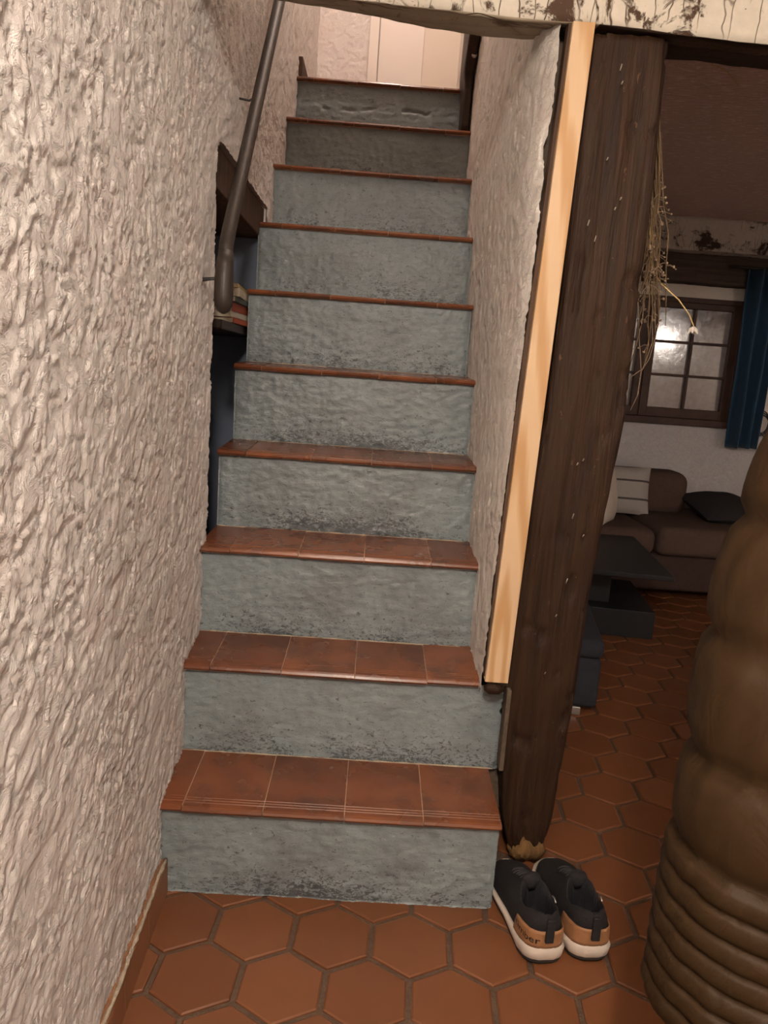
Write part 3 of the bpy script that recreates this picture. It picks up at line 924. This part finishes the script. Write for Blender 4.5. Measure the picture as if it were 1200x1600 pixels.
cu = cushion('cushion', .31, .11, .30, M_STRIPE, (1.955, 3.06, .555), (-.25, 0, -.05), seed=3)
tag(cu, 'pale grey striped cushion propped against the sofa back', 'cushion')
cu = cushion('cushion', .36, .12, .40, M_WHITEC, (1.735, 2.74, .59), (-.18, 0, 1.05), seed=6)
tag(cu, 'cream cushion standing on edge just right of the timber post', 'cushion')
cu = cushion('cushion', .42, .15, .40, M_BLACKC, (2.56, 3.02, .49), (-1.35, 0, .12), seed=9)
tag(cu, 'charcoal cushion lying flat on the right seat of the sofa', 'cushion')

ct = empty('coffee_table', (1.46, 2.2, 0), math.radians(-7))
tag(ct, 'low black lacquered coffee table with floating top in front of the sofa', 'coffee table')
ctb = lambda n, lo, hi, b=.003: box(n, lo, hi, M_TABLE, ct, bevel=b)
ctb('plinth', (-.42, -.225, 0), (.37, .36, .132)); ctb('support_block', (-.40, -.12, .132), (.17, .30, .340)); ctb('top', (-.45, -.43, .340), (.375, .46, .362))
pf = empty('pouf', (1.12, 1.33, 0), math.radians(-9))
tag(pf, 'dark slate-grey fabric pouf on small metal feet behind the post', 'pouf')
box('body', (-.20, -.27, .03), (.20, .27, .215), M_POUF, pf, bevel=.02, seg=3, smooth=True)
box('top_cushion', (-.205, -.275, .212), (.205, .275, .285), M_POUF, pf, bevel=.03, seg=3, smooth=True)
for sx_ in (-1, 1):
    for sy_ in (-1, 1):
        cx, cy = sx_ * .155, sy_ * .235
        if (sx_, sy_) == (1, -1): cx = .125; cy = -.255
        box('foot', (cx - .02, cy - .012, 0), (cx + .02, cy + .012, .031), M_METAL, pf, bevel=.002)
# curtain
V = []; F = []; nu, nv = 70, 24
for j in range(nv + 1):
    z = .835 + (1.94 - .835) * j / nv
    for i in range(nu + 1):
        t = i / nu
        x = 2.675 + .205 * t - .012 * (j / nv - .5) * (1 - 2 * t) * 1.5
        yv = FARY - .125 + .038 * math.sin(t * 5.0 * math.pi + .4) + .006 * math.sin(j * .35 + t * 9)
        V.append((x, yv, z))
for j in range(nv):
    for i in range(nu): F.append((j * (nu + 1) + i, j * (nu + 1) + i + 1, (j + 1) * (nu + 1) + i + 1, (j + 1) * (nu + 1) + i))
cur = mesh('curtain', np.array(V) - np.array((2.78, FARY - .12, .835)), F, M_BLUECURT, None, True); cur.location = (2.78, FARY - .12, .835)
sd = cur.modifiers.new('t', 'SOLIDIFY'); sd.thickness = .004
tag(cur, 'deep blue curtain gathered at the right side of the window', 'curtain')
rod = tube('curtain_rod', [(2.55, FARY - .12, 1.945), (3.0, FARY - .12, 1.945)], .009, M_IRON); tag(rod, 'dark rod carrying the blue curtain', 'curtain rod')
pts = [(2.93 + .055 * math.cos(a * 1.0) * (1 - a / 60), FARY - .03 - .004 * a / 6, .98 + .07 * math.sin(a) + .002 * a) for a in np.arange(0, 17, .35)]
pts += [(2.98, FARY - .03, .9), (3.0, FARY - .02, .6), (3.02, FARY - .02, .3)]
cb = tube('cable', pts, .004, M_CABLE, n=6); tag(cb, 'loosely coiled black cable on the wall beside the blue curtain', 'cable')

# ================================================================ DRIED BUNCH on the post's right side
bq = empty('dried_flower_bunch', (.975, .25, 1.70)); tag(bq, 'bunch of dried stems and seed heads hanging on the right side of the post', 'dried flowers')
rnd = random.Random(5)
heads = MB()
for i in range(34):
    x0, y0, z0 = .978 + rnd.uniform(-.004, .008), .25 + rnd.uniform(-.025, .03), 1.62 + rnd.uniform(-.08, .12)
    L = rnd.uniform(.16, .40); sp = rnd.uniform(-.01, .10) * (L / .5); bend = rnd.uniform(-.3, 1.0)
    pts = [(x0 + .012 * math.sin(math.pi * t) + sp * t ** (1.3 + .8 * bend), y0 + .05 * t * rnd.uniform(-.6, .6), z0 - L * t) for t in np.linspace(0, 1, 7)]
    par(tube('stem', pts, [.0014] * 6 + [.0008], M_DRY, None, n=5), bq)
    e = pts[-1]
    for k in range(rnd.randint(2, 5)):
        t = rnd.uniform(.6, 1); j = min(6, int(t * 6)); b = pts[j]
        d = Vector((rnd.uniform(-.6, 1), rnd.uniform(-1, 1), rnd.uniform(-1, .2))).normalized() * rnd.uniform(.015, .035)
        q = Vector(b) + d; heads.tube([b, (Vector(b) + q) / 2 + Vector((0, 0, .003)), q], [.0009, .0008, .0006], 4)
        s = rnd.uniform(.002, .0045); heads.tube([q - d * .05, q, q + d * .12], [.0008, s, .0008], 5)
tag(par(heads.build('seed_heads', M_DRYF), bq), kind='stuff')
pts = [(.985, .24, 1.56), (.992, .24, 1.48), (1.004, .24, 1.425), (1.03, .24, 1.395), (1.072, .24, 1.365), (1.10, .24, 1.335), (1.114, .24, 1.310)]
ls = par(tube('long_stem', pts, .0014, M_STRAW, None, n=6), bq)
fb_ = MB()
for k in range(6):
    a = k * math.pi / 3; fb_.tube([(1.114, .24, 1.309), (1.114 + .006 * math.cos(a), .24 + .006 * math.sin(a), 1.303), (1.114 + .011 * math.cos(a), .24 + .011 * math.sin(a), 1.294)], [.002, .0045, .0015], 5)
par(fb_.build('flower_head', M_WHITEC), bq)
for sp in [[(1.0, .25, 1.50), (1.02, .25, 1.38), (1.035, .25, 1.28), (1.028, .25, 1.235), (1.014, .25, 1.205)], [(.985, .25, 1.36), (1.0, .25, 1.27), (1.013, .25, 1.205), (1.012, .25, 1.15), (1.0, .25, 1.115)], [(1.02, .25, 1.34), (1.03, .25, 1.27), (1.016, .25, 1.21), (.985, .25, 1.185)]]:
    par(tube('stem', sp, .0012, M_DRYF, None, n=5), bq)
stx = tube('straw', [(1.30, .90, 2.199), (1.305, .89, 2.15), (1.31, .86, 2.085), (1.33, .86, 2.080), (1.355, .86, 2.07), (1.378, .86, 2.052), (1.392, .86, 2.035)], .0016, M_STRAW, n=5)

# ================================================================ NICHE SHELF AND BOOKS
shf = box('wall_shelf', (-.298, .66, 1.246), (-.022, OY1 - .014, 1.272), M_NEWEL, bevel=.003)
tag(shf, 'short dark shelf inside the blue niche behind the handrail', 'shelf')
bz = 1.272
cols = [((.42, .09, .035), 'orange-red'), ((.60, .56, .48), 'off-white'), ((.45, .10, .05), 'red'), ((.10, .11, .10), 'dark'), ((.55, .50, .40), 'cream'), ((.48, .36, .14), 'mustard')]
hs = [.016, .018, .026, .016, .024, .012]
ords = ['lowest in the stack', 'second from the shelf', 'third from the shelf', 'fourth from the shelf', 'second from the top', 'topmost of the stack']
for i, ((c, nm), h_) in enumerate(zip(cols, hs)):
    bk = empty('book', (-.072, 1.02, bz), random.uniform(-.06, .06)); mt = plain('book_cover_%d' % i, c, .6, .3, 30, .15, .05)
    x0, x1, y0, y1 = -.040, .058 - .004 * (i % 3), -.19 - .01 * (i % 2), .20
    box('pages', (x0 + .002, y0 + .003, .0018), (x1 - .003, y1 - .003, h_ - .0018), M_PAPER, bk)
    box('cover', (x0, y0, 0), (x1, y1, .0018), mt, bk); box('cover', (x0, y0, h_ - .0018), (x1, y1, h_), mt, bk)
    box('spine', (x1 - .0025, y0, 0), (x1, y1, h_), mt, bk)
    tag(bk, '%s book lying flat on the niche shelf, %s' % (nm, ords[i]), 'book', 'books stacked in the niche')
    bz += h_ + .0004

# ================================================================ NEWEL at the stair head
nw = empty('newel_post', (.69, 1.77, topz[8])); tag(nw, 'dark wooden newel post at the right end of the top step', 'newel')
o = rough_timber('shaft', lambda z: (float(np.interp(z, [2.05, 2.25, 2.30, 2.5, 2.9], [.672, .670, .660, .664, .668])), .703,
                                    float(np.interp(z, [2.08, 2.27, 2.31, 2.45, 2.9], [1.64, 1.62, 1.56, 1.40, 1.20])), 1.80), np.arange(topz[8] + .012, 2.95, .02), M_NEWEL, None, None, .003, 21, 8)
par(o, nw)
par(tube('bolt', [(.690, 1.556, 2.325), (.690, 1.545, 2.325)], .011, M_METAL, None, n=8), nw)

# ================================================================ SHOES


def smooth_in(x, xs, ys_): return np.interp(x, xs, ys_)


def shoe(loc, rz, label, text):
    s = empty('sneaker', loc, rz); tag(s, label, 'shoe', 'pair of sneakers by the post')
    Ln = .292
    T = np.linspace(0, 1, 61)
    wl_ = smooth_in(T, [0, .02, .06, .15, .3, .45, .6, .72, .85, .93, .98, 1], [.010, .026, .036, .042, .043, .044, .049, .052, .048, .037, .020, .005])
    def outline(sc=1.0, off=0.0):
        L_ = [(-w_ * sc - off, t * Ln) for w_, t in zip(wl_, T)]
        return L_
    # outsole and midsole by stacking outlines
    def stack(levels, mat, name):
        V = []; F = []; n = len(T); m = 2 * n
        for z, off in levels:
            zz_ = z if callable(z) else (lambda t, z=z: z)
            for w_, t in zip(wl_, T): V.append((-(w_ + off), t * (Ln + 2 * off) - off, zz_(t)))
            for w_, t in zip(wl_[::-1], T[::-1]): V.append(((w_ + off) , t * (Ln + 2 * off) - off, zz_(t)))
        for l in range(len(levels) - 1):
            for k in range(m): F.append((l * m + k, l * m + (k + 1) % m, (l + 1) * m + (k + 1) % m, (l + 1) * m + k))
        for k in range(n - 1):
            F.append((k, k + 1, m - 2 - k, m - 1 - k)); b = (len(levels) - 1) * m
            F.append((b + k, b + m - 1 - k, b + m - 2 - k, b + k + 1))
        return mesh(name, V, F, mat, s, True)
    toe = lambda t: .010 * max(0, (t - .75) / .25) ** 2
    heelr = lambda t: .004 * max(0, (.12 - t) / .12)
    base = lambda z: (lambda t: z + toe(t) + heelr(t))
    stack([(base(0), -.003), (base(.002), .003), (base(.009), .005), (base(.010), .003)], M_SOLED, 'outsole')
    top = lambda t: float(np.interp(t, [0, .08, .2, .45, .7, .9, 1], [.046, .043, .036, .029, .026, .027, .030])) + toe(t) * .6
    stack([(base(.009), .002), (base(.013), .006), (lambda t: .55 * top(t) + .008, .008), (lambda t: top(t) - .003, .004), (top, -.001)], M_SOLEW, 'midsole')
    # upper : grid over length x girth
    nt, ng = 72, 48
    tt = np.linspace(0.0, 1.0, nt); g = np.linspace(-1, 1, ng)
    Tt, G = np.meshgrid(tt, g, indexing='ij')
    W = np.interp(Tt, T, wl_) * 1.0
    ht = np.interp(Tt, [0, .03, .10, .25, .38, .50, .62, .75, .88, .96, 1], [.104, .112, .112, .104, .112, .098, .078, .062, .051, .042, .028])
    b0 = np.vectorize(top)(Tt) - .006
    ang = G * math.pi / 2
    e = .62
    X = W * np.sign(np.sin(ang)) * np.abs(np.sin(ang)) ** e
    Z = b0 + (ht - b0) * np.abs(np.cos(ang)) ** e
    Y = Tt * Ln
    # lean the heel slightly and bulge the collar
    Y = Y - .006 * np.exp(-Tt / .05) * ((Z - .03) / .06)
    # foot opening
    ot = (Tt - .215) / .185; ou = X / (np.maximum(W, .02) * .80)
    inside_ = ot ** 2 + ou ** 2
    dep = ss(1.0, .72, inside_)
    Z = Z - dep * (Z - .036)
    rim = np.exp(-((inside_ - 1.12) / .16) ** 2); Z = Z + .0035 * rim
    # creases over the vamp
    Z = Z + .0012 * np.sin(Tt * 150) * ss(.55, .62, Tt) * ss(.85, .75, Tt) * np.cos(ang)
    V = np.stack([X, Y, Z], -1).reshape(-1, 3)
    F = gridfaces(nt, ng)
    o = mesh('upper', V, F, M_BLACK, s, True); o.data.materials.append(M_LINING)
    fi = (dep[:-1, :-1] > .6).reshape(-1).astype(np.int32); o.data.polygons.foreach_set('material_index', fi)
    # tan heel counter band wrapped round the heel
    hv = []; nb_, nz_ = 25, 6
    for i in range(nb_):
        a = -1 + 2 * i / (nb_ - 1)
        t = abs(a) ** 1.6 * .26; sgn = 1 if a > 0 else -1
        for j in range(nz_):
            v = j / (nz_ - 1)
            w_ = float(np.interp(t, T, wl_)) * abs(a) ** .0
            zlo = top(t) - .004; zhi = .082 - .016 * abs(a) ** 2
            z = zlo + (zhi - zlo) * v
            wv = w_ * (1 - .10 * v * v) + .0032
            hv.append((sgn * wv if abs(a) > .02 else 0.0, t * Ln - .0042 - .003 * v + .0, z))
    o = mesh('heel_counter', hv, gridfaces(nb_, nz_, flip=True), M_TAN, s, True)
    so_ = o.modifiers.new('t', 'SOLIDIFY'); so_.thickness = .0022; so_.offset = 0
    # pull tab
    tab = box('pull_tab', (-.009, -.0135, .060), (.009, -.007, .112), M_BLACK, s, bevel=.002, seg=2)
    # lettering pressed into the counter, wrapped round the heel
    cu_ = bpy.data.curves.new('txt', 'FONT'); cu_.body = text; cu_.size = .026; cu_.extrude = .0006; cu_.align_x = 'CENTER'
    to = bpy.data.objects.new('txt', cu_); C.objects.link(to)
    dg = bpy.context.evaluated_depsgraph_get(); me = bpy.data.meshes.new_from_object(to.evaluated_get(dg))
    bpy.data.objects.remove(to)
    for v in me.vertices:
        a = (v.co.x * .70 - .0275) / .056; ta = min(1, abs(a)); t = ta ** 1.6 * .26
        w_ = float(np.interp(t, T, wl_)) + .0048
        z = .053 + v.co.y * .80
        v.co = Vector(((1 if a > 0 else -1) * w_ if ta > .02 else 0, t * Ln - .0066 - v.co.z * .5, z))
    me.materials.append(M_TXT); lt_ = link('lettering', me, o)
    # laces and eyestay
    for i in range(5):
        t = .47 + i * .055; y_ = t * Ln; zt_ = float(np.interp(t, [.38, .50, .62, .75], [.112, .100, .081, .066])) + .0015; w_ = .024 - .001 * i
        pts = [(-w_, y_ - .004, zt_ - .010), (-w_ * .5, y_ - .001, zt_), (0, y_, zt_ + .0015), (w_ * .5, y_ + .001, zt_), (w_, y_ + .004, zt_ - .010)]
        tube('lace', pts, .0028, M_LACE, s, n=6)
    tg = tube('tongue', [(0, .43 * Ln, .092), (0, .40 * Ln, .108), (0, .385 * Ln, .120)], [.022, .023, .018], M_BLACK, s, n=10)
    for v in tg.data.vertices: v.co.y = .40 * Ln + (v.co.y - .40 * Ln) * .35
    tube('loop', [(.031, .17 * Ln, .103), (.0315, .205 * Ln, .106), (.031, .24 * Ln, .104)], .0017, M_METAL, s, n=6)
    return s


shoe((.837, -.150, .0), math.radians(7), 'left sneaker of the pair, black with tan heel, against the bottom step', 'timber')
shoe((.935, -.136, .0), math.radians(4), 'right sneaker of the pair, black with tan heel, standing on the open floor', '')

# ================================================================ PUFFER JACKET on a hook
jk = empty('puffer_jacket', (1.14, -.60, .36))
tag(jk, 'olive-brown quilted puffer jacket hanging at the right edge', 'jacket')
seams = [.345, .378, .411, .444, .477, .510, .545, .58, .71, .87, 1.02, 1.16, 1.29]
nth = 120; Zs = np.unique(np.concatenate([np.linspace(a, b, 9) for a, b in zip(seams[:-1], seams[1:])]).round(5)); V = []
for z in Zs:
    j = max(0, min(len(seams) - 2, int(np.searchsorted(seams, z, side='right') - 1)))
    u = (z - seams[j]) / (seams[j + 1] - seams[j]); hgt = seams[j + 1] - seams[j]
    puff = math.sin(math.pi * min(1, max(0, u))) ** .42
    amp = .009 if hgt < .05 else .020
    rx = float(np.interp(z, [.33, .6, .87, 1.02, 1.13, 1.22, 1.29], [.300, .290, .292, .272, .246, .205, .105]))
    ry = float(np.interp(z, [.33, .6, .87, 1.02, 1.13, 1.22, 1.29], [.19, .185, .18, .165, .150, .125, .085]))
    for k in range(nth):
        th = 2 * math.pi * k / nth
        wr = .007 * float(pn(math.cos(th) * 5 + 3, math.sin(th) * 5 + z * 9)) + .004 * float(pn(th * 14, z * 14)) * (1 - puff * .6)
        r = 1.0; am = amp * puff - amp
        V.append(((rx + am + wr) * math.cos(th), (ry + am + wr) * math.sin(th), z))
V = np.array(V); nz = len(Zs)
F = [(i * nth + k, i * nth + (k + 1) % nth, (i + 1) * nth + (k + 1) % nth, (i + 1) * nth + k) for i in range(nz - 1) for k in range(nth)]
F.append(tuple((nz - 1) * nth + k for k in range(nth)))
jb = mesh('body', V - np.array((0, 0, .36)), F, M_JACKET, jk, True)
s_ = jb.modifiers.new('t', 'SOLIDIFY'); s_.thickness = .008
for sgn, yy in ((-1, -.10), (1, .13)):
    pts = [(.16, yy, 1.18 - .36), (.20, yy * 1.4, 1.05 - .36), (.205, yy * 1.5, .80 - .36), (.20, yy * 1.5, .56 - .36)]
    cen = []
    rad = []
    for i in range(40):
        t = i / 39; p = Vector(pts[0]).lerp(Vector(pts[3]), t); p.x += .04 * math.sin(math.pi * t)
        cen.append(p); rad.append(.045 + .014 * abs(math.sin(t * math.pi * 6)) - .012 * t)
    tube('sleeve', cen, rad, M_JACKET, jk, n=18)
V = []; ncol = 36
for i in range(8):
    a = i / 7
    for k in range(ncol):
        th = 2 * math.pi * k / ncol; r = .078 + .012 * math.sin(a * math.pi)
        V.append((r * math.cos(th), r * .85 * math.sin(th), 1.275 - .36 + a * .08))
tube('hanging_loop', [(.06, .01, .985), (.13, .008, 1.035), (.205, .006, 1.058), (.222, 0, 1.052), (.205, -.006, 1.058), (.13, -.008, 1.035), (.06, -.01, .985)], .004, M_JACKET, jk, n=6)
mesh('collar', V, [(i * ncol + k, i * ncol + (k + 1) % ncol, (i + 1) * ncol + (k + 1) % ncol, (i + 1) * ncol + k) for i in range(7) for k in range(ncol)], M_JACKET, jk, True)
bmh = bmesh.new(); bmesh.ops.create_uvsphere(bmh, u_segments=28, v_segments=16, radius=1)
for v in bmh.verts:
    k_ = 1 + .06 * float(pn(v.co.x * 3 + 1, v.co.z * 3 + v.co.y * 2))
    v.co = Vector((.05 + .135 * v.co.x * k_, .10 + .085 * v.co.y * k_, .865 + .125 * v.co.z * k_))
bm_obj('hood', bmh, M_JACKET, jk, True)
zp = []
for z in np.linspace(.352, 1.12, 34):
    rx = float(np.interp(z, [.33, .6, .87, 1.02, 1.13], [.300, .290, .292, .272, .246])); ry = float(np.interp(z, [.33, .6, .87, 1.02, 1.13], [.19, .185, .18, .165, .150]))
    zp.append((rx * math.cos(-1.15) * .985, ry * math.sin(-1.15) * .985, z - .36))
tube('zip', zp, .006, M_IRON, jk, n=6)
hk = empty('coat_stand', (1.50, -.60, 0)); tag(hk, 'black iron coat stand holding the puffer jacket', 'coat stand')
par(tube('pole', [(1.50, -.6, .02), (1.50, -.6, 1.62)], .016, M_IRON, None, n=12), hk)
for k in range(4):
    a = k * math.pi / 2 + .6; c_, s2 = math.cos(a), math.sin(a)
    par(tube('foot', [(1.50, -.6, .10), (1.50 + .12 * c_, -.6 + .12 * s2, .06), (1.50 + .24 * c_, -.6 + .24 * s2, .012)], .011, M_IRON, None, n=8), hk)
for k in range(4):
    a = math.pi + k * math.pi / 2; c_, s2 = math.cos(a), math.sin(a)
    par(tube('hook', [(1.50 + .01 * c_, -.6 + .01 * s2, 1.44), (1.50 + .09 * c_, -.6 + .09 * s2, 1.405), (1.50 + .155 * c_, -.6 + .155 * s2, 1.405), (1.50 + .165 * c_, -.6 + .165 * s2, 1.44)], .008, M_IRON, None, n=8), hk)

# ================================================================ LAMPS


def pendant(name, loc, zc, power, col, rad, label):
    p = empty(name, loc); tag(p, label, 'lamp')
    x, y_, z = loc
    bm = bmesh.new(); bmesh.ops.create_uvsphere(bm, u_segments=24, v_segments=16, radius=rad)
    bulb = bm_obj('globe', bm, m_emit(name + '_glow', col, power / (math.pi * 4 * math.pi * rad * rad)), p, True)
    tube('cord', [(0, 0, rad * .9), (0, 0, max(rad * .95, zc - z - .03))], .004, M_CABLE, p, n=6)
    tube('ceiling_rose', [(0, 0, zc - z - .035), (0, 0, zc - z - .001)], [.03, .05], M_DOOR, p, n=16)
    return p


pendant('pendant_lamp', LAMP_LOC, CEILF, LAMP_W, LAMP_COL, .075, 'round glass pendant lamp lighting the foot of the stairs')
pendant('pendant_lamp', LAMP2_LOC, CEILF, LAMP2_W, LAMP2_COL, .10, 'round glass pendant lamp hanging in the far right of the room')
pendant('pendant_lamp', HALL_LOC, 4.55, HALL_W, HALL_COL, .08, 'round glass pendant lamp lighting the upstairs hall')
tag(stx, 'single golden straw caught under the living room ceiling', 'straw')
